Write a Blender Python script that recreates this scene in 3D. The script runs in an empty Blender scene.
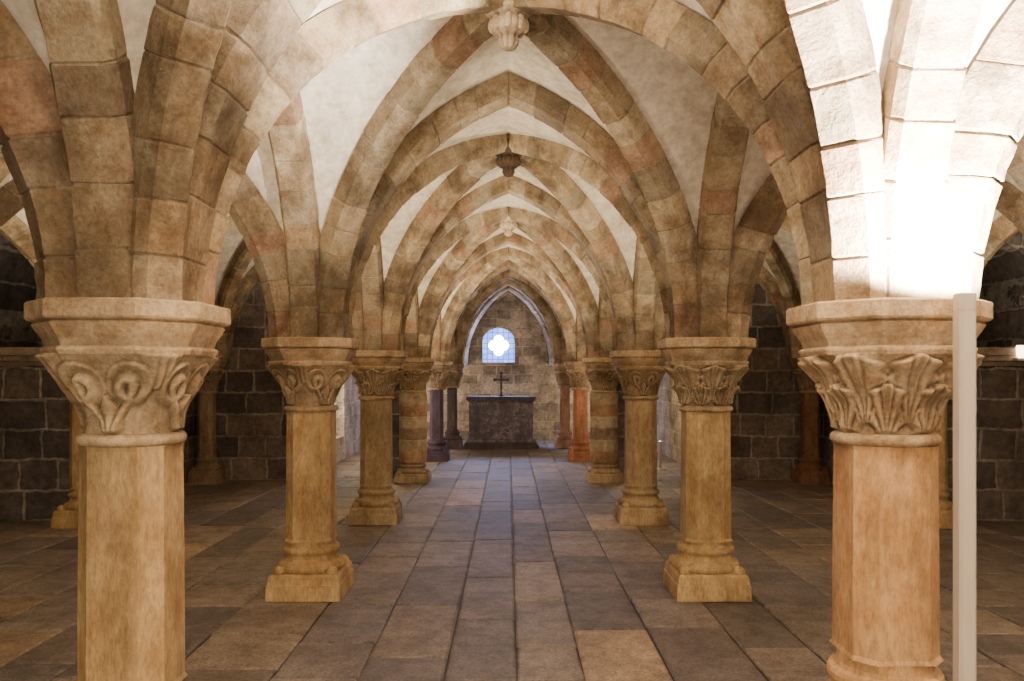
import bpy, math, random
from mathutils import Vector
from mathutils.geometry import tessellate_polygon
random.seed(7)
scene = bpy.context.scene
COL = scene.collection
EYE = 1.54
SPR = 1.80
# ---------------------------------------------------------------- helpers
def link(o):
    COL.objects.link(o); return o
def make_mesh(name, verts, faces, cols=None, smooth=False, mats=None):
    me = bpy.data.meshes.new(name)
    me.from_pydata([tuple(v) for v in verts], [], faces)
    if cols:
        a = me.color_attributes.new("col", 'FLOAT_COLOR', 'CORNER')
        buf = []
        for p, c in zip(me.polygons, cols):
            for _ in range(p.loop_total):
                buf.extend((c[0], c[1], c[2], 1.0))
        a.data.foreach_set("color", buf)
    if smooth:
        me.polygons.foreach_set("use_smooth", [True]*len(me.polygons))
    me.update()
    if mats:
        for m in mats: me.materials.append(m)
    return me
def new_obj(name, me, label=None, category=None, structure=False, parent=None, loc=(0,0,0), group=None):
    o = bpy.data.objects.new(name, me); link(o)
    o.location = loc
    if label: o["label"] = label
    if category: o["category"] = category
    if structure: o["kind"] = "structure"
    if group: o["group"] = group
    if parent: o.parent = parent
    return o
class MB:
    def __init__(s): s.v=[]; s.f=[]; s.c=[]
    def add(s, vs, fs, col=None):
        b=len(s.v); s.v.extend(vs)
        for f in fs:
            s.f.append([i+b for i in f]); s.c.append(col or (1,1,1))
    def box(s, x0,x1,y0,y1,z0,z1,col=None,bev=0.0):
        if bev<=0:
            vs=[(x0,y0,z0),(x1,y0,z0),(x1,y1,z0),(x0,y1,z0),(x0,y0,z1),(x1,y0,z1),(x1,y1,z1),(x0,y1,z1)]
            s.add(vs,[(3,2,1,0),(4,5,6,7),(0,1,5,4),(1,2,6,5),(2,3,7,6),(3,0,4,7)],col)
        else:
            secs=[(z0,0),(z1-bev,0),(z1,bev)]
            loft_rings(s,[[(x0+i,y0+i,z),(x1-i,y0+i,z),(x1-i,y1-i,z),(x0+i,y1-i,z)] for z,i in secs],col)
def loft_rings(mb, rings, col=None, cap=True):
    n=len(rings[0]); vs=[p for r in rings for p in r]; fs=[]
    for k in range(len(rings)-1):
        for i in range(n):
            j=(i+1)%n
            fs.append((k*n+i,k*n+j,(k+1)*n+j,(k+1)*n+i))
    if cap:
        fs.append(tuple(range(n-1,-1,-1))); fs.append(tuple((len(rings)-1)*n+i for i in range(n)))
    mb.add(vs,fs,col)
def oct_ring(h, c, z):
    return [(h,-h+c,z),(h,h-c,z),(h-c,h,z),(-h+c,h,z),(-h,h-c,z),(-h,-h+c,z),(-h+c,-h,z),(h-c,-h,z)]
def circ_ring(r,z,n=32,f=None,cx=0,cy=0):
    return [(cx+(r if f is None else r*f(2*math.pi*i/n))*math.cos(2*math.pi*i/n),cy+(r if f is None else r*f(2*math.pi*i/n))*math.sin(2*math.pi*i/n),z) for i in range(n)]
def sphere(mb,cx,cy,cz,rx,ry,rz,col=None,n=12,m=8):
    rings=[]
    for k in range(m+1):
        a=-math.pi/2+math.pi*k/m
        r=max(math.cos(a),0.02)
        rings.append([(cx+rx*r*math.cos(2*math.pi*i/n),cy+ry*r*math.sin(2*math.pi*i/n),cz+rz*math.sin(a)) for i in range(n)])
    loft_rings(mb,rings,col)
# ---------------------------------------------------------------- materials
def nodes(name):
    m=bpy.data.materials.new(name); m.use_nodes=True
    nt=m.node_tree; b=nt.nodes["Principled BSDF"]
    return m,nt,b
def mathn(nt,op,a,b=None,clamp=False):
    n=nt.nodes.new("ShaderNodeMath"); n.operation=op; n.use_clamp=clamp
    for i,x in enumerate((a,b)):
        if x is None: continue
        if isinstance(x,(int,float)): n.inputs[i].default_value=x
        else: nt.links.new(x,n.inputs[i])
    return n.outputs[0]
def mixc(nt,fac,a,b,mode='MIX'):
    n=nt.nodes.new("ShaderNodeMix"); n.data_type='RGBA'; n.blend_type=mode
    for s,x in ((n.inputs[0],fac),(n.inputs[6],a),(n.inputs[7],b)):
        if isinstance(x,(int,float)): s.default_value=x
        elif isinstance(x,tuple): s.default_value=(x[0],x[1],x[2],1)
        else: nt.links.new(x,s)
    return n.outputs[2]
def noise(nt,vec,scale,detail=6,rough=0.6):
    n=nt.nodes.new("ShaderNodeTexNoise"); n.inputs["Scale"].default_value=scale
    n.inputs["Detail"].default_value=detail; n.inputs["Roughness"].default_value=rough
    nt.links.new(vec,n.inputs["Vector"]); return n.outputs["Fac"]
def ramp(nt,fac,stops):
    n=nt.nodes.new("ShaderNodeValToRGB"); e=n.color_ramp.elements
    while len(e)<len(stops): e.new(0.5)
    for el,(p,c) in zip(e,stops):
        el.position=p; el.color=(c[0],c[1],c[2],1) if isinstance(c,tuple) else (c,c,c,1)
    nt.links.new(fac,n.inputs[0]); return n.outputs[0]
def stone(name, src='attr', color=(.5,.4,.3), vary=0.5, rough=0.85, bump=0.35, stretch=(1,1,1), crevice_shade=False, spec=0.3, tint=(1.0,0.88,0.74), fine=60, stain=0.0, speck=.65):
    m,nt,b=nodes(name)
    geo=nt.nodes.new("ShaderNodeNewGeometry")
    mp=nt.nodes.new("ShaderNodeMapping"); mp.inputs["Scale"].default_value=stretch
    nt.links.new(geo.outputs["Position"],mp.inputs[0]); vec=mp.outputs[0]
    n1=noise(nt,vec,3.2,8,.65); n2=noise(nt,vec,fine,4,.7); n3=noise(nt,vec,11,8,.68)
    if src=='attr':
        a=nt.nodes.new("ShaderNodeAttribute"); a.attribute_name="col"; base=a.outputs["Color"]
    elif src=='obj':
        a=nt.nodes.new("ShaderNodeObjectInfo"); base=a.outputs["Color"]
    else: base=color
    v1=ramp(nt,n1,[(0.3,1-vary*.8),(0.52,1.0),(0.72,1+vary*.5)])
    c=mixc(nt,1.0,base,v1,'MULTIPLY')
    v2=ramp(nt,n3,[(0.36,tuple(t*.8 for t in tint)),(0.55,(1,1,1)),(.7,(1.14,1.14,1.14))])
    c=mixc(nt,0.95,c,v2,'MULTIPLY')
    v3=ramp(nt,n2,[(0.32,speck),(0.6,1.1)])
    c=mixc(nt,0.85,c,v3,'MULTIPLY')
    if stain>0:
        n4=noise(nt,geo.outputs["Position"],1.6,8,.72)
        c=mixc(nt,stain,c,ramp(nt,n4,[(.42,(.60,.52,.44)),(.53,(1,1,1))]),'MULTIPLY')
    if crevice_shade:
        p=ramp(nt,geo.outputs["Pointiness"],[(0.43,0.2),(0.5,0.85),(0.57,1.3)])  # occlusion-like shade painted into the colour: crevices darker, ridges lighter
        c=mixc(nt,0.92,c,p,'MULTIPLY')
    nt.links.new(c,b.inputs["Base Color"]); b.inputs["Roughness"].default_value=rough
    b.inputs["Specular IOR Level"].default_value=spec
    h=mathn(nt,'ADD',mathn(nt,'MULTIPLY',n2,.4),mathn(nt,'MULTIPLY',n3,1.0))
    bp=nt.nodes.new("ShaderNodeBump"); bp.inputs["Strength"].default_value=bump; bp.inputs["Distance"].default_value=.025
    nt.links.new(h,bp.inputs["Height"]); nt.links.new(bp.outputs[0],b.inputs["Normal"])
    return m
def masonry(name, axis, bw, bh, c1, c2, mortar, seedoff=0.0, ms=0.02):
    m,nt,b=nodes(name)
    geo=nt.nodes.new("ShaderNodeNewGeometry")
    sp=nt.nodes.new("ShaderNodeSeparateXYZ"); nt.links.new(geo.outputs["Position"],sp.inputs[0])
    cb=nt.nodes.new("ShaderNodeCombineXYZ")
    nz=noise(nt,geo.outputs["Position"],1.7,3,.5)
    wob=mathn(nt,'MULTIPLY',mathn(nt,'SUBTRACT',nz,.5),.12)
    nz2=noise(nt,geo.outputs["Position"],9,3,.6)
    wob2=mathn(nt,'MULTIPLY',mathn(nt,'SUBTRACT',nz2,.5),.05)
    u=mathn(nt,'ADD',mathn(nt,'ADD',sp.outputs[axis],wob),wob2)
    u=mathn(nt,'ADD',u,seedoff+20)
    v=mathn(nt,'ADD',mathn(nt,'ADD',sp.outputs[2],mathn(nt,'MULTIPLY',wob,.6)),wob2)
    nt.links.new(u,cb.inputs[0]); nt.links.new(v,cb.inputs[1])
    br=nt.nodes.new("ShaderNodeTexBrick"); nt.links.new(cb.outputs[0],br.inputs["Vector"])
    br.offset=.43; br.squash=1.3; br.squash_frequency=3; br.offset_frequency=2
    br.inputs["Scale"].default_value=1; br.inputs["Brick Width"].default_value=bw; br.inputs["Row Height"].default_value=bh
    br.inputs["Mortar Size"].default_value=ms; br.inputs["Mortar Smooth"].default_value=.4
    br.inputs["Color1"].default_value=(*c1,1); br.inputs["Color2"].default_value=(*c2,1); br.inputs["Mortar"].default_value=(*mortar,1)
    n3=noise(nt,geo.outputs["Position"],14,8,.7)
    n1=noise(nt,geo.outputs["Position"],2.5,6,.6)
    c=mixc(nt,.9,br.outputs["Color"],ramp(nt,n3,[(.3,.45),(.6,1.25)]),'MULTIPLY')
    c=mixc(nt,.9,c,ramp(nt,n1,[(.35,.55),(.65,1.35)]),'MULTIPLY')
    nt.links.new(c,b.inputs["Base Color"]); b.inputs["Roughness"].default_value=.85
    h=mathn(nt,'SUBTRACT',mathn(nt,'MULTIPLY',n3,.7),br.outputs["Fac"])
    bp=nt.nodes.new("ShaderNodeBump"); bp.inputs["Strength"].default_value=1; bp.inputs["Distance"].default_value=.035
    nt.links.new(h,bp.inputs["Height"]); nt.links.new(bp.outputs[0],b.inputs["Normal"])
    return m
def emis(name,col,st):
    m,nt,b=nodes(name)
    b.inputs["Base Color"].default_value=(*col,1)
    b.inputs["Emission Color"].default_value=(*col,1); b.inputs["Emission Strength"].default_value=st
    return m
M_RIB=stone("voussoir_sandstone",'attr',vary=.55,bump=.65,stain=.75)
M_WEB=stone("vault_plaster",'col',(.72,.655,.57),vary=.2,bump=.25,tint=(.96,.90,.84),fine=25,stain=.25,speck=.88)
M_COL=stone("column_sandstone",'obj',vary=.55,bump=.5,stretch=(1,1,.35),rough=.82,stain=.55)
M_CAP=stone("carved_sandstone",'obj',vary=.5,bump=.55,crevice_shade=True,rough=.85,stain=.5)
M_PIER=stone("coursed_pier_stone",'attr',vary=.5,bump=.6,stain=.5)
M_FLOOR=stone("floor_slab_stone",'attr',vary=.42,rough=.6,bump=.8,spec=.45,tint=(.84,.82,.82),fine=55,stain=.3,speck=.42)
WC=((.085,.070,.068),(.20,.16,.14),(.30,.26,.23))
M_WX=masonry("masonry_front",0,.40,.325,*WC)
M_WY=masonry("masonry_side",1,.42,.325,*WC)
M_WE=masonry("masonry_end",0,.34,.225,(.22,.17,.12),(.46,.36,.25),(.50,.41,.31),ms=.013)
M_WEY=masonry("masonry_choir",1,.40,.26,(.28,.22,.16),(.46,.37,.26),(.52,.43,.33),ms=.014)
# ---------------------------------------------------------------- vaulting
L0=1.4; C=.65; RI=1.820; RW=1.96; RE=2.0; RD=1.84
def web_h(q):
    s=abs(q)*L0+C
    return math.sqrt(RW*RW-s*s) if s<RW else 0.0
PAL=[(.38,.292,.188),(.33,.255,.168),(.44,.352,.24),(.38,.28,.18),(.31,.25,.18),(.41,.325,.215),(.37,.245,.165),(.48,.39,.28),(.28,.215,.15),(.36,.30,.215)]
MORT=(.37,.30,.22)
trim_n=[0]
def rib(A,B,w,ri=RI,re=RE,nv=11,label="stone rib"):
    A=Vector(A);B=Vector(B);mid=(A+B)/2
    d=(B-A).normalized(); perp=Vector((-d.y,d.x))
    mb=MB()
    sec=[(-.5,1,0),(-.5,.25,0),(-.5,0,.026),(.5,0,-.026),(.5,.25,0),(.5,1,0)]
    def station(E,t,ins,jj=None):
        ring=[]
        for q,(sx,dp,ch) in enumerate(sec):
            rho=ri+dp*(re-ri)
            i2=ins+(jj[q] if jj else 0)
            if dp<.5: rho+=i2
            am=math.acos(C/rho); a=t*am
            s=-C+rho*math.cos(a); h=rho*math.sin(a)
            p=mid+(E-mid)*(s/L0)
            off=sx*w+ch-(i2 if sx>0 else -i2)
            p=p+perp*off
            ring.append((p.x,p.y,SPR-.005+h))
        return ring
    for E in (A,B):
        ts=[i/nv for i in range(nv+1)]
        for i in range(1,nv): ts[i]+=random.uniform(-.02,.02)
        for i in range(nv):
            col=random.choice(PAL); k=random.uniform(.82,1.14); col=tuple(c*k for c in col)
            t0,t1=ts[i],ts[i+1]; g=.0018; j=random.uniform(0,.004)
            J=lambda:[random.uniform(-.002,.0025) for _ in range(6)]
            sts=[(t0,.008),(t0+g,j+.003),(t0+g*2.5,j),(t0*.67+t1*.33,j),(t0*.33+t1*.67,j),(t1-g*2.5,j),(t1-g,j+.003),(t1,.008)]
            if i==nv-1: sts[-1]=(1.0,.0)
            rings=[station(E,t,ins,J() if 0<q<7 else None) for q,(t,ins) in enumerate(sts)]
            n=len(sec); base=len(mb.v)
            for r in rings: mb.v.extend(r)
            for a in range(len(rings)-1):
                for b in range(n-1):
                    f=(base+a*n+b,base+a*n+b+1,base+(a+1)*n+b+1,base+(a+1)*n+b)
                    mb.f.append(f); mb.c.append(MORT if a in (0,len(rings)-2) else col)
    me=make_mesh("trim",mb.v,mb.f,mb.c,mats=[M_RIB])
    trim_n[0]+=1
    return new_obj("trim_%d"%trim_n[0],me,label,None,True)
web=MB()
def bay(c00,c10,c11,c01,boss=True,dark=False):
    c=[Vector(p) for p in (c00,c10,c11,c01)]
    N=28; vs=[]; fs=[]
    for j in range(N+1):
        for i in range(N+1):
            u=-1+2*i/N; v=-1+2*j/N
            p=c[0]*(1-u)*(1-v)/4+c[1]*(1+u)*(1-v)/4+c[2]*(1+u)*(1+v)/4+c[3]*(1-u)*(1+v)/4
            vs.append((p.x,p.y,SPR+web_h(min(abs(u),abs(v)))))
    for j in range(N):
        for i in range(N):
            a=j*(N+1)+i
            fs.append((a,a+N+1,a+N+2,a+1))
    web.add(vs,fs)
    rib(c[0],c[2],.18,RD,RE,12,"diagonal sandstone vault rib")
    rib(c[1],c[3],.18,RD,RE,12,"diagonal sandstone vault rib")
    if boss:
        ctr=(c[0]+c[1]+c[2]+c[3])/4
        make_boss(ctr.x,ctr.y)
boss_me=None
M_BOSS=stone("boss_stone",'obj',vary=.4,bump=.4,crevice_shade=True)
def make_boss(x,y):
    global boss_me
    if boss_me is None:
        mb=MB()
        prof=[(.02,0),(.04,.012),(.055,.04),(.05,.07),(.075,.085),(.095,.11),(.098,.14),(.085,.165),(.10,.18),(.13,.20),(.135,.30)]
        rings=[]
        for r,z in prof:
            amp=.16 if z<.17 else .07
            rings.append(circ_ring(r,z,48,lambda a,amp=amp:1+amp*abs(math.sin(4*a))-amp/2))
        loft_rings(mb,rings)
        for k in range(8):
            a=k*math.pi/4
            sphere(mb,.09*math.cos(a),.09*math.sin(a),.13,.022,.022,.04)
        boss_me=make_mesh("vault_boss",mb.v,mb.f,smooth=True,mats=[M_BOSS])
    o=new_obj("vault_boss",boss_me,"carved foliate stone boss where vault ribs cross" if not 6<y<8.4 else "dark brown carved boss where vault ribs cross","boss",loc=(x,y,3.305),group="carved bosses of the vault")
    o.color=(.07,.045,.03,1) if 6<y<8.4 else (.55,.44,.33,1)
# grid
X=[-7.2,-4.35,-1.4,1.4,4.35,7.2]
Y=[-2.5,.23,2.98,5.69,8.48,11.73]
for j in range(5):
    for i in range(5):
        if j==4 and i in (0,4): continue
        if j==0 and i in (0,4): continue
        bay((X[i],Y[j]),(X[i+1],Y[j]),(X[i+1],Y[j+1]),(X[i],Y[j+1]),boss=(i in(1,2,3) and j>=2))
for j in range(6):
    for i in range(5):
        if j in (0,5) and i in (0,4): continue
        rib((X[i],Y[j]),(X[i+1],Y[j]),.28,label="pointed transverse sandstone arch")
for i in range(6):
    for j in range(5):
        if i in (0,5) and j in (0,4): continue
        rib((X[i],Y[j]),(X[i],Y[j+1]),.23,label="pointed longitudinal sandstone arch")
# choir
CX=[1.40,1.31,1.21,1.19]; CY=[11.73,14.6,17.2,19.2]; OX=2.95
for k in range(3):
    a,b=CX[k],CX[k+1]; y0,y1=CY[k],CY[k+1]
    bay((-a,y0),(a,y0),(b,y1),(-b,y1),boss=False)
    for s in (-1,1):
        P=[(s*a,y0),(s*OX,y0),(s*OX,y1),(s*b,y1)]
        if s<0: P=[P[1],P[0],P[3],P[2]]
        bay(*P,boss=False)
        rib((s*a,y0),(s*b,y1),.22,label="pointed longitudinal sandstone arch")
        rib((s*b,y1),(s*OX,y1),.2,label="pointed transverse sandstone arch")
    rib((-b,y1),(b,y1),.26,label="pointed transverse sandstone arch")
me=make_mesh("ceiling",web.v,web.f,smooth=False,mats=[M_WEB])
new_obj("ceiling",me,"pale plastered groin vault webs",None,True)
# ---------------------------------------------------------------- floor
fb=MB()
fpal=[(.25,.203,.17),(.21,.173,.15),(.285,.23,.185),(.185,.155,.14),(.25,.208,.182),(.30,.24,.19)]
y1f=19.4
x=-7.4
while x<7.4:
    w=random.uniform(.34,.56)
    y=-2.6-random.uniform(0,.6)
    while y<y1f:
        l=random.uniform(.35,1.15)
        col=random.choice(fpal); k=random.uniform(.80,1.18)
        if random.random()<.06: col=(.45,.33,.22)
        col=tuple(c*k for c in col)
        z=random.uniform(-.003,.003); g=.0045; bv=.012; tl=[random.uniform(-.002,.002) for _ in range(4)]
        x0,x1,ya,yb=x+g,x+w-g,y+g,y+l-g
        jx=lambda:random.uniform(-.006,.006)
        J=[(jx(),jx()) for _ in range(4)]
        q=[(x0+J[0][0],ya+J[0][1]),(x1+J[1][0],ya+J[1][1]),(x1+J[2][0],yb+J[2][1]),(x0+J[3][0],yb+J[3][1])]
        sg=[(1,1),(-1,1),(-1,-1),(1,-1)]
        rings=[[(a,b,-.03) for a,b in q],[(a,b,z-.009) for a,b in q],
               [(a+bv*s[0],b+bv*s[1],z+t) for (a,b),s,t in zip(q,sg,tl)]]
        loft_rings(fb,rings,col)
        y+=l
    x+=w
fb.add([(-7.6,-3.2,-.015),(8,-3.2,-.015),(8,20.5,-.015),(-7.6,20.5,-.015)],[(0,1,2,3)],(.05,.042,.036))
me=make_mesh("floor",fb.v,fb.f,fb.c,mats=[M_FLOOR])
new_obj("floor",me,"worn brown sandstone paving slabs",None,True)
# ---------------------------------------------------------------- walls
def wall(name,o,U,N,width,height,holes,depth,mat,label,back=True,backmat=None):
    o=Vector(o);U=Vector(U);N=Vector(N);Z=Vector((0,0,1))
    P=lambda u,v,d=0:o+U*u+Z*v+N*d
    loops=[[(0,0),(width,0),(width,height),(0,height)]]+holes
    flat=[p for l in loops for p in l]
    tri=tessellate_polygon([[Vector((a,b,0)) for a,b in l] for l in loops])
    mb=MB(); mb.add([P(a,b) for a,b in flat],[tuple(t) for t in tri])
    T=max(depth,.3)+.05
    vs=[P(0,0),P(width,0),P(width,height),P(0,height),P(0,0,T),P(width,0,T),P(width,height,T),P(0,height,T)]
    mb.add(vs,[(0,4,5,1),(1,5,6,2),(2,6,7,3),(3,7,4,0)])
    if back: mb.add(vs[4:],[(0,1,2,3)])
    for h in holes:
        n=len(h); vs=[P(a,b) for a,b in h]+[P(a,b,depth if back else T) for a,b in h]
        fs=[(i,(i+1)%n,n+(i+1)%n,n+i) for i in range(n)]
        if back: fs.append(tuple(range(n,2*n)))
        mb.add(vs,fs)
    me=make_mesh(name,mb.v,mb.f,mats=[mat])
    return new_obj(name,me,label,None,True)
def arch_loop(cx,z0,w,hs,rise=None,n=10):
    r=w/2; rise=rise or r
    pts=[(cx-r,z0),(cx+r,z0)]
    for i in range(n+1):
        a=math.pi*i/n
        pts.append((cx+r*math.cos(a),hs+rise*math.sin(a)))
    return pts
H=4.0
wall("wall_left",(-7.45,-2.7,0),(0,1,0),(-1,0,0),11.3,H,[],.3,M_WY,"dark coursed stone side wall")
wall("wall_right",(7.45,-2.7,0),(0,1,0),(1,0,0),11.3,H,[],.3,M_WY,"dark coursed stone side wall")
wall("wall_aisle_end_left",(-7.45,8.52,0),(1,0,0),(0,1,0),2.95,H,[arch_loop(2.22,1.85,.86,2.55)],1.1,M_WX,"dark coursed stone wall with arched niche")
wall("wall_aisle_end_right",(4.50,8.52,0),(1,0,0),(0,1,0),2.95,H,[arch_loop(.66,1.85,.86,2.55)],1.1,M_WX,"dark coursed stone wall with arched niche")
wall("wall_inner_left",(-4.62,9.7,0),(0,1,0),(-1,0,0),2.25,H,[],.1,M_WY,"dark coursed stone side wall")
wall("wall_inner_right",(4.62,9.7,0),(0,1,0),(1,0,0),2.25,H,[],.1,M_WY,"dark coursed stone side wall")
def pointed(u0,u1,hs,apex,n=8):
    r=(u1-u0)/2
    R=(r*r+(apex-hs)**2)/(2*r); pts=[(u0,.002),(u1,.002)]
    for i in range(n+1):
        a=math.acos(max(-1,min(1,(R-r)/R)))*i/n
        pts.append((u1-R+R*math.cos(a),hs+R*math.sin(a)))
    for i in range(n-1,-1,-1):
        a=math.acos((R-r)/R)*i/n
        pts.append((u0+R-R*math.cos(a),hs+R*math.sin(a)))
    return pts
wall("wall_choir_front_left",(-4.75,11.86,0),(1,0,0),(0,1,0),3.2,H,[pointed(1.95,3.02,1.93,3.23)],.4,M_WX,"dark coursed stone wall with pointed opening",back=False)
wall("wall_choir_front_right",(1.55,11.86,0),(1,0,0),(0,1,0),3.2,H,[pointed(.18,1.25,1.93,3.23)],.4,M_WX,"dark coursed stone wall with pointed opening",back=False)
wall("wall_choir_left",(-3.05,12.2,0),(0,1,0),(-1,0,0),7.3,H,[arch_loop(1.9,.43,1.5,1.33,.3)],.25,M_WEY,"coursed stone choir side wall")
wall("wall_choir_right",(3.05,12.2,0),(0,1,0),(1,0,0),7.3,H,[],.25,M_WEY,"coursed stone choir side wall")
wx=-.24; wz=2.29
hole=arch_loop(3.3+wx,wz-.42,.78,wz+.08,.34,16)
wall("wall_back",(-3.3,19.35,0),(1,0,0),(0,1,0),6.6,H,[hole],.5,M_WE,"coursed stone end wall with deep window splay",back=False)
def quat(n=64,d=.125,r=.125,s=1):
    out=[]
    for i in range(n):
        a=2*math.pi*i/n; best=0
        for k in range(4):
            ph=a-k*math.pi/2
            q=r*r-d*d*math.sin(ph)**2
            if q>=0 and math.cos(ph)>0: best=max(best,d*math.cos(ph)+math.sqrt(q))
        out.append((best*s*math.cos(a),best*s*math.sin(a)))
    return out
M_GLASS=emis("daylight_glass",(.72,.86,1.0),40)
m,nt,b=nodes("glass_block_panel")
geo=nt.nodes.new("ShaderNodeNewGeometry"); sp=nt.nodes.new("ShaderNodeSeparateXYZ"); nt.links.new(geo.outputs["Position"],sp.inputs[0])
cb=nt.nodes.new("ShaderNodeCombineXYZ"); nt.links.new(sp.outputs[0],cb.inputs[0]); nt.links.new(sp.outputs[2],cb.inputs[1])
br=nt.nodes.new("ShaderNodeTexBrick"); nt.links.new(cb.outputs[0],br.inputs["Vector"]); br.offset=0
br.inputs["Scale"].default_value=1; br.inputs["Brick Width"].default_value=.13; br.inputs["Row Height"].default_value=.13; br.inputs["Mortar Size"].default_value=.010
br.inputs["Color1"].default_value=(.10,.22,.85,1); br.inputs["Color2"].default_value=(.20,.36,.95,1); br.inputs["Mortar"].default_value=(.05,.08,.25,1)
nt.links.new(br.outputs["Color"],b.inputs["Base Color"]); nt.links.new(br.outputs["Color"],b.inputs["Emission Color"]); b.inputs["Emission Strength"].default_value=3.4; b.inputs["Roughness"].default_value=.3
M_SPLAY=m
M_LEAD=stone("window_frame_stone",'col',(.3,.3,.33),vary=.3)
q=quat(); outer=[(-.45,-.47),(.45,-.47),(.45,.47),(-.45,.47)]
loops=[outer,q]; flat=outer+q
tri=tessellate_polygon([[Vector((a,b,0)) for a,b in l] for l in loops])
mb=MB(); yy=19.60
mb.add([(wx+a,yy,wz+b) for a,b in flat],[tuple(t) for t in tri])
n=len(q); mb.add([(wx+a,yy,wz+b) for a,b in q]+[(wx+a,yy+.05,wz+b) for a,b in q],[(i,(i+1)%n,n+(i+1)%n,n+i) for i in range(n)])
q2=quat(s=1.12)
mb.add([(wx+a,yy-.03,wz+b) for a,b in q]+[(wx+a,yy-.03,wz+b) for a,b in q2]+[(wx+a,yy,wz+b) for a,b in q2],
  [(i,(i+1)%n,n+(i+1)%n,n+i) for i in range(n)]+[(n+i,n+(i+1)%n,2*n+(i+1)%n,2*n+i) for i in range(n)])
win=new_obj("window_1",make_mesh("window_1",mb.v,mb.f,mats=[M_SPLAY]),"round-topped window with bright quatrefoil and blue glass blocks",None,True)
mb=MB(); mb.add([(wx-.36,yy+.05,wz-.36),(wx+.36,yy+.05,wz-.36),(wx+.36,yy+.05,wz+.36),(wx-.36,yy+.05,wz+.36)],[(0,1,2,3)])
new_obj("pane",make_mesh("pane",mb.v,mb.f,mats=[M_GLASS]),parent=win)
M_G2=emis("frosted_side_glass",(1,.88,.74),6)
mb=MB(); mb.box(-3.30,-3.24,13.42,14.78,.48,1.59)
w2=new_obj("window_2",make_mesh("window_2",mb.v,mb.f,mats=[M_G2]),"low bright frosted side window",None,True)
mb=MB()
for yv in (13.36,14.06,14.74): mb.box(-3.22,-3.18,yv,yv+.05,.45,1.53)
mb.box(-3.22,-3.18,13.36,14.79,.95,.99)
new_obj("window_frame",make_mesh("window_frame",mb.v,mb.f,mats=[M_LEAD]),parent=w2)
M_LEDGE=stone("ledge_stone",'col',(.32,.255,.20),vary=.5)
for s,nm in ((-1,"a"),(1,"b")):
    mb=MB(); x0,x1=sorted((s*4.52,s*7.4))
    for z0,z1,d in ((1.65,1.70,.05),(1.70,1.76,.10),(1.76,1.84,.14)):
        mb.box(x0,x1,8.52-d,8.54,z0,z1,bev=.008)
    trim_n[0]+=1
    new_obj("trim_%d"%trim_n[0],make_mesh("trim_ledge",mb.v,mb.f,mats=[M_LEDGE]),"moulded stone string course under niche",None,True)
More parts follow.
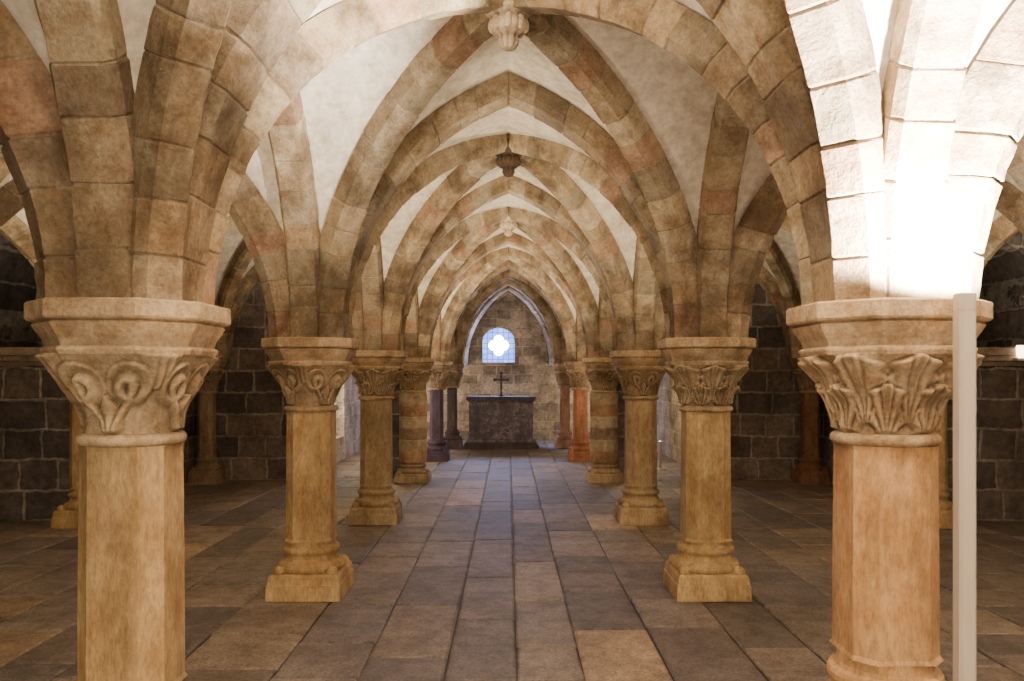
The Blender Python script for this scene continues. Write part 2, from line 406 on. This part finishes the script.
# ---------------------------------------------------------------- columns
def sm(a,b,x):
    t=max(0,min(1,(x-a)/(b-a))); return t*t*(3-2*t)
CT=1.285; AB=SPR-.187
def capital_mesh(kind):
    n=256; m=60; Hc=AB+.004-CT-.045
    mb=MB(); rings=[]
    for k in range(m+1):
        z=k/m
        r0=.158+.098*(z**1.8)
        p=2+1.9*sm(.3,1,z)
        ring=[]
        for i in range(n):
            a=2*math.pi*i/n; c,s=abs(math.cos(a)),abs(math.sin(a))
            r=r0*((c**p+s**p)**(-1/p))
            rel=0
            if kind==0:
                # mirrored pairs of curling leaf scrolls, eight around
                nn=8
                cell=(a*nn/(2*math.pi))%2
                ph=(cell%1)-.5
                if cell>=1: ph=-ph
                X_=ph*.62; Z_=(z-.60)*1.0
                rr_=math.hypot(X_,Z_); th=math.atan2(Z_,X_)
                if rr_<.30:   # spiral volute leaf
                    sp_=math.cos(th-rr_*26)
                    rel=max(rel,(.018+.017*sp_)*(1-(rr_/.30)**6))
                # stem sweeping from the foot into the scroll
                xc=-.24+.34*sm(0,.6,z)-.10*z
                d=abs(X_-xc)/.065
                if z<.62 and d<1: rel=max(rel,.032*math.sqrt(1-d*d))
                # small leaf at foot
                ph3=abs(((a*nn/(4*math.pi)+.5)%1)-.5)*2
                if z<.5:
                    t=z/.5; w=.34*math.sin(math.pi*(.25+.75*t))+.01
                    d=ph3/w
                    if d<1: rel=max(rel,.034*(1-d**3)*(.6+.4*abs(math.cos(math.atan2(ph3,t+.2)*7))))
                # leaf fan at the top between scrolls
                ph2=abs(((a*nn/(4*math.pi))%1)-.5)*2
                if z>.55:
                    w=.12+.5*(z-.55); d=ph2/w
                    if d<1: rel=max(rel,.032*(1-d**3)*(.6+.4*abs(math.cos(ph2*22))))
            else:
                nn=8
                for tier,(zlo,zhi,off,amp) in enumerate(((0,.62,0,.034),(.15,1.0,.5,.030))):
                    if kind==2 and tier==0: zhi=.5
                    ph=((a*nn/(2*math.pi)+off)%1-.5)*2
                    t=(z-zlo)/(zhi-zlo)
                    if 0<=t<=1:
                        w=(.42+.62*math.sin(math.pi*min(1,t*.8+.08)))*(1-sm(.86,1.0,t)*.75)
                        lob=1+.12*math.cos(t*30)
                        d=abs(ph)/(w*lob)
                        if d<1:
                            ang=math.atan2(ph,t+.18)
                            fan=.55+.45*abs(math.cos(ang*6.5))
                            v=amp*(1-d**4)*fan*(1+.9*sm(.6,.95,t))
                            if abs(ph)<.08: v*=.75
                            rel=max(rel,v)
                if z>.72:
                    ph=((a*4/(2*math.pi)+.0)%1-.5)
                    dd=math.hypot(abs(abs(ph)-.09)*9,(z-.86)*6)
                    if dd<1: rel=max(rel,.035*(1-dd*dd)*(.7+.3*math.cos(dd*12)))
            fade=sm(0,.06,z)*(1-sm(.96,1,z))
            wear=.85+.25*math.sin(a*3+z*5)*math.sin(a*7-z*9)
            r+=rel*fade*wear
            ring.append((r*math.cos(a),r*math.sin(a),.045+z*Hc))
        rings.append(ring)
    loft_rings(mb,rings)
    rr=[]
    for k in range(9):
        t=math.pi*k/8-math.pi/2
        rr.append(circ_ring(.164+.026*math.cos(t),.0225+.0225*math.sin(t),64))
    loft_rings(mb,rr)
    return make_mesh("capital",mb.v,mb.f,smooth=True,mats=[M_CAP])
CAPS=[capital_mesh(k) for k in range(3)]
def abacus_mesh():
    mb=MB(); f=.83
    s=[(0,.315,.16),(.015,.325,.165),(.022,.325,.165),(.03,.310,.16),(.055,.320,.165),(.085,.342,.175),(.105,.354,.18),(.112,.347,.18),(.12,.370,.19),(.128,.376,.19),(.180,.376,.19),(.187,.368,.187)]
    loft_rings(mb,[oct_ring(h*f,c*f,z) for z,h,c in s])
    return make_mesh("abacus",mb.v,mb.f,mats=[M_CAP])
ABA=abacus_mesh()
def base_mesh():
    mb=MB()
    loft_rings(mb,[[(h,-h,z),(h,h,z),(-h,h,z),(-h,-h,z)] for z,h in ((0,.305),(.005,.31),(.115,.305),(.12,.297),(.17,.292),(.19,.278))])
    prof=[(.262,.185),(.278,.20),(.285,.222),(.278,.246),(.262,.26),(.235,.268),(.222,.285),(.218,.305),(.224,.318),(.236,.322),(.244,.335),(.244,.35),(.236,.362),(.215,.368),(.205,.38),(.198,.412)]
    loft_rings(mb,[circ_ring(r,z,48) for r,z in prof])
    for sx in (-1,1):
        for sy in (-1,1):
            sphere(mb,sx*.225,sy*.225,.20,.055,.055,.045,n=10,m=6)
    mb.v=[(x*.82,y*.82,z) for x,y,z in mb.v]
    return make_mesh("base",mb.v,mb.f,mats=[M_COL])
BAS=base_mesh()
mb=MB()
shs=[(0,.164,.058),(.02,.158,.066),(.3,.157,.066),(.7,.155,.065),(.98,.153,.064),(1.0,.157,.068)]
loft_rings(mb,[oct_ring(h,c,z) for z,h,c in shs])
SHA=make_mesh("shaft",mb.v,mb.f,mats=[M_COL])
def pier_mesh(pal):
    mb=MB(); nz=6
    for k in range(nz):
        col=pal[k%len(pal)]; z0,z1=k/nz,(k+1)/nz
        rr=[circ_ring(.198,z0,40),circ_ring(.204,z0+.012,40),circ_ring(.204,z1-.012,40),circ_ring(.198,z1,40)]
        loft_rings(mb,rr,col)
    return make_mesh("shaft",mb.v,mb.f,mb.c,mats=[M_PIER])
PIER=pier_mesh([(.44,.29,.19),(.50,.42,.30),(.35,.265,.20),(.54,.45,.34)])
def column(x,y,col,cap=0,bh=.385,shaft=None,sc=1.0,label="",group="crypt columns",rot=0,scol=None,wid=1.0):
    e=bpy.data.objects.new("column",None); link(e); e.location=(x,y,0.003); e.empty_display_size=.3
    e["label"]=label; e["category"]="column"; e["group"]=group
    c4=(*col,1); s4=(*(scol or col),1)
    b=new_obj("base",BAS,parent=e); b.scale=(sc,sc,bh/.41); b.color=s4
    s=new_obj("shaft",shaft or SHA,parent=e,loc=(0,0,bh)); s.scale=(sc*wid,sc*wid,CT+.001-bh); s.color=s4
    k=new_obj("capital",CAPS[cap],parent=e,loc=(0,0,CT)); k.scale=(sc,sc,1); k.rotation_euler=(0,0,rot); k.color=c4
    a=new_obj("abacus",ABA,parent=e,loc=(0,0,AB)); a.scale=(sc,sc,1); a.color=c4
    return e
GOLD=(.53,.375,.185); TAN=(.45,.345,.22)
column(-1.4,2.98,(.49,.375,.245),0,label="octagonal golden sandstone column with leafy scroll capital",scol=(.55,.385,.20))
column(1.4,2.98,(.50,.37,.235),1,bh=.515,label="octagonal orange sandstone column with palmette capital",scol=(.55,.33,.16))
column(-1.4,5.69,(.47,.355,.225),0,label="octagonal golden sandstone column with vine scroll capital",rot=math.pi/4,scol=GOLD)
column(1.4,5.69,(.47,.355,.225),2,label="octagonal golden sandstone column with leaf capital",scol=GOLD)
column(-1.4,8.48,(.45,.345,.22),2,label="octagonal sandstone column with leaf capital and square plinth",scol=(.45,.34,.20))
column(1.4,8.48,(.45,.345,.22),0,label="octagonal sandstone column with scroll capital and square plinth",scol=(.45,.34,.20))
column(-1.4,11.73,(.45,.35,.23),1,shaft=PIER,label="round coursed sandstone pier with striped drums",bh=.28)
column(1.4,11.73,(.45,.35,.23),1,shaft=PIER,label="round coursed sandstone pier with striped drums",bh=.28)
column(-1.31,14.6,(.36,.28,.22),2,label="slender dark purple marble column",scol=(.10,.075,.13),sc=.9,wid=.85)
column(1.31,14.6,(.46,.33,.22),2,label="slender red sandstone column",scol=(.42,.19,.11),sc=.9,wid=.9)
column(-1.21,17.2,(.44,.34,.25),1,label="slender violet-grey stone column beside altar",scol=(.18,.135,.17),sc=.85,wid=.8)
column(1.21,17.2,(.52,.39,.28),1,label="slender pink sandstone column beside altar",scol=(.50,.32,.23),sc=.85,wid=.8)
for s in (-1,1):
    column(s*4.35,5.69,TAN,1,label="octagonal sandstone column in the side aisle",scol=GOLD)
    column(s*4.35,8.30,TAN,2,label="octagonal sandstone column against wall corner",scol=GOLD)
column(-4.38,11.62,(.34,.26,.19),1,label="slender wall column of brown sandstone",scol=(.34,.25,.17),sc=.8,wid=.9)
column(4.38,11.62,(.34,.23,.16),1,label="slender wall column of red sandstone",scol=(.27,.14,.09),sc=.8,wid=.9)
# ---------------------------------------------------------------- altar
m,nt,b=nodes("veined_marble")
geo=nt.nodes.new("ShaderNodeNewGeometry")
n1=noise(nt,geo.outputs["Position"],3.2,10,.75); n2=noise(nt,geo.outputs["Position"],9,8,.7)
c=ramp(nt,n1,[(.40,(.06,.045,.062)),(.50,(.10,.078,.10)),(.53,(.22,.18,.20)),(.58,(.07,.054,.072))])
c=mixc(nt,.6,c,ramp(nt,n2,[(.35,.5),(.6,1.2)]),'MULTIPLY')
nt.links.new(c,b.inputs["Base Color"]); b.inputs["Roughness"].default_value=.5
M_MARB=m
ax,ay=-.16,17.0
alt=bpy.data.objects.new("altar",None); link(alt); alt.location=(ax,ay+.4,0.004); alt.scale=(1,1,.95)
alt["label"]="dark veined marble block altar on a low step"; alt["category"]="altar"
mb=MB(); mb.box(-.80,.80,-.52,.5,0,.075,bev=.01); mb.box(-.76,.76,-.45,.46,.075,.13,bev=.01)
o=new_obj("step",make_mesh("step",mb.v,mb.f,mats=[stone("altar_step_stone",'col',(.08,.065,.065))]),parent=alt)
mb=MB()
loft_rings(mb,[[(-w,-d,z),(w,-d,z),(w,d,z),(-w,d,z)] for z,w,d in ((.13,.70,.40),(.19,.70,.40),(.21,.68,.38),(1.02,.68,.38),(1.05,.70,.40),(1.07,.70,.40))])
new_obj("body",make_mesh("body",mb.v,mb.f,mats=[M_MARB]),parent=alt)
mb=MB()
loft_rings(mb,[[(-w,-d,z),(w,-d,z),(w,d,z),(-w,d,z)] for z,w,d in ((1.07,.715,.415),(1.09,.74,.44),(1.145,.74,.44),(1.155,.73,.43))])
new_obj("altar_top",make_mesh("altar_top",mb.v,mb.f,mats=[stone("altar_top_stone",'col',(.12,.095,.11),rough=.8)]),parent=alt)
m,nt,b=nodes("dark_bronze"); b.inputs["Base Color"].default_value=(.07,.06,.055,1); b.inputs["Metallic"].default_value=.3; b.inputs["Roughness"].default_value=.6
M_BR=m
cr=bpy.data.objects.new("crucifix",None); link(cr); cr.location=(ax,ay+.42,1.103)
cr["label"]="small bronze standing crucifix on altar top"; cr["category"]="crucifix"
mb=MB(); loft_rings(mb,[circ_ring(r,z,20) for r,z in ((.08,0),(.08,.012),(.055,.02),(.03,.035),(.018,.06),(.026,.08),(.026,.09),(.016,.105),(.014,.15))])
new_obj("foot",make_mesh("foot",mb.v,mb.f,smooth=True,mats=[M_BR]),parent=cr)
mb=MB(); mb.box(-.022,.022,-.01,.01,.14,.50); mb.box(-.14,.14,-.01,.01,.333,.377)
for px,pz in ((0,.50),(-.14,.356),(.14,.356)):
    for k in range(3):
        a=math.pi/2-math.pi/2*(k-1) if px==0 else (0 if px>0 else math.pi)+math.pi/2*(k-1)
        sphere(mb,px+.02*math.cos(a),0,pz+.02*math.sin(a),.022,.012,.022,n=8,m=6)
new_obj("cross",make_mesh("cross",mb.v,mb.f,mats=[M_BR]),parent=cr)
mb=MB(); sphere(mb,0,-.02,.385,.014,.014,.018,n=8,m=6)
loft_rings(mb,[circ_ring(r,z,10,cy=-.02) for r,z in ((.008,.2),(.012,.24),(.018,.28),(.016,.32),(.022,.36),(.01,.37))])
mb.box(-.10,.10,-.026,-.014,.352,.364)
new_obj("figure",make_mesh("figure",mb.v,mb.f,mats=[M_BR]),parent=cr)
# ---------------------------------------------------------------- lamp post
m,nt,b=nodes("brushed_post"); b.inputs["Base Color"].default_value=(.56,.48,.40,1); b.inputs["Metallic"].default_value=.15; b.inputs["Roughness"].default_value=.45
M_POST=m
M_LAMP=emis("lamp_diffuser",(1,.9,.75),6)
def lamp(x,y,h,w,label):
    e=bpy.data.objects.new("floor_lamp",None); link(e); e.location=(x,y,.004); e["label"]=label; e["category"]="lamp"
    mb=MB(); loft_rings(mb,[circ_ring(r,z,32) for r,z in ((w*2.2,0),(w*2.2,.008),(w*2.1,.012),(w*.6,.014))])
    new_obj("lamp_base",make_mesh("lamp_base",mb.v,mb.f,mats=[M_POST]),parent=e)
    mb=MB(); r=w/2; c=w*.18
    loft_rings(mb,[oct_ring(r,c,z) for z in (.012,h-.06)])
    new_obj("post",make_mesh("post",mb.v,mb.f,mats=[M_POST]),parent=e)
    mb=MB(); loft_rings(mb,[oct_ring(r*.94,c,h-.06),oct_ring(r*.94,c,h-.055),oct_ring(r*.98,c,h-.05),oct_ring(r*.98,c,h)])
    new_obj("lamp_head",make_mesh("lamp_head",mb.v,mb.f,mats=[M_POST]),parent=e)
    mb=MB(); loft_rings(mb,[oct_ring(r*.8,c,h),oct_ring(r*.8,c,h+.004)])
    new_obj("diffuser",make_mesh("diffuser",mb.v,mb.f,mats=[M_LAMP]),parent=e)
    return e
lamp(1.425,2.5,1.793,.054,"slim beige metal uplight post beside column")
lamp(2.50,13.2,.46,.045,"short white uplight post on the floor")
wl=bpy.data.objects.new("wall_lamp",None); link(wl); wl.location=(5.36,8.36,1.73); wl["label"]="small glowing wall lamp on stone ledge"; wl["category"]="lamp"
mb=MB(); mb.box(-.05,.05,-.02,.12,-.03,.0,bev=.004); new_obj("bracket",make_mesh("bracket",mb.v,mb.f,mats=[M_POST]),parent=wl)
mb=MB(); loft_rings(mb,[circ_ring(r,z,20) for r,z in ((.03,0),(.045,.02),(.05,.10),(.045,.13))]); new_obj("lamp_shade",make_mesh("lamp_shade",mb.v,mb.f,smooth=True,mats=[emis("warm_shade",(1,.8,.55),8)]),parent=wl)
# ---------------------------------------------------------------- lights
def light(kind,loc,e,col,size=.1,target=None,angle=150,blend=.6,sx=None):
    d=bpy.data.lights.new("light",kind); d.energy=e; d.color=col
    if kind=='AREA':
        d.size=size
        if sx: d.shape='RECTANGLE'; d.size=sx[0]; d.size_y=sx[1]
    else: d.shadow_soft_size=size
    if kind=='SPOT': d.spot_size=math.radians(angle); d.spot_blend=blend
    o=bpy.data.objects.new("light",d); link(o); o.location=loc
    if target is not None:
        o.rotation_euler=(Vector(target)-Vector(loc)).to_track_quat('-Z','Y').to_euler()
    return o
WARM=(1,.82,.56); WW=(1,.89,.74)
light('SPOT',(1.425,2.48,1.83),2400,WW,.03,(1.65,2.75,3.5),165,.35)
for y in (5.69,8.48,11.73):
    for s in (-1,1):
        light('SPOT',(s*1.4,y+.42,1.83),(250 if s<0 else 185)*(.8 if y<6 else 1),WARM,.06,(s*1.3,y+.8,4),168,.5)
light('SPOT',(-1.4,3.40,1.83),110,WARM,.06,(-1.4,3.8,4),168,.5)
for s in (-1,1):
    light('SPOT',(s*4.35,6.2,1.86),170,WARM,.06,(s*4.2,6.6,4),168,.5)  # aisle spots added to bring out the side walls, no fixtures there
    light('SPOT',(s*4.35,3.2,1.86),150,WARM,.06,(s*4.2,3.6,4),168,.5)
    light('POINT',(s*2.0,18.3,1.2),55,WARM,.1)  # added behind the altar to warm the end wall, no fixture
    light('POINT',(s*2.3,13.6,1.3),45,WARM,.1)
light('AREA',(0,-2.2,2.2),270,(1,.81,.55),1,(0,5,.5),sx=(3.5,1.6))  # added fill behind the camera, brightens the column shafts
light('AREA',(wx,19.2,wz),110,(.36,.48,1.0),.5,(0,10,.2))
w=bpy.data.worlds.new("World"); scene.world=w; w.use_nodes=True
w.node_tree.nodes["Background"].inputs[0].default_value=(1,.84,.72,1)
w.node_tree.nodes["Background"].inputs[1].default_value=.35
cd=bpy.data.cameras.new("Camera"); cd.lens=28.125; cd.sensor_width=36; cd.sensor_fit='HORIZONTAL'
cd.shift_x=.0034; cd.shift_y=.0347
cam=bpy.data.objects.new("Camera",cd); link(cam); cam.location=(0,0,EYE); cam.rotation_euler=(math.radians(90),0,0)
cd.clip_start=.05
scene.camera=cam
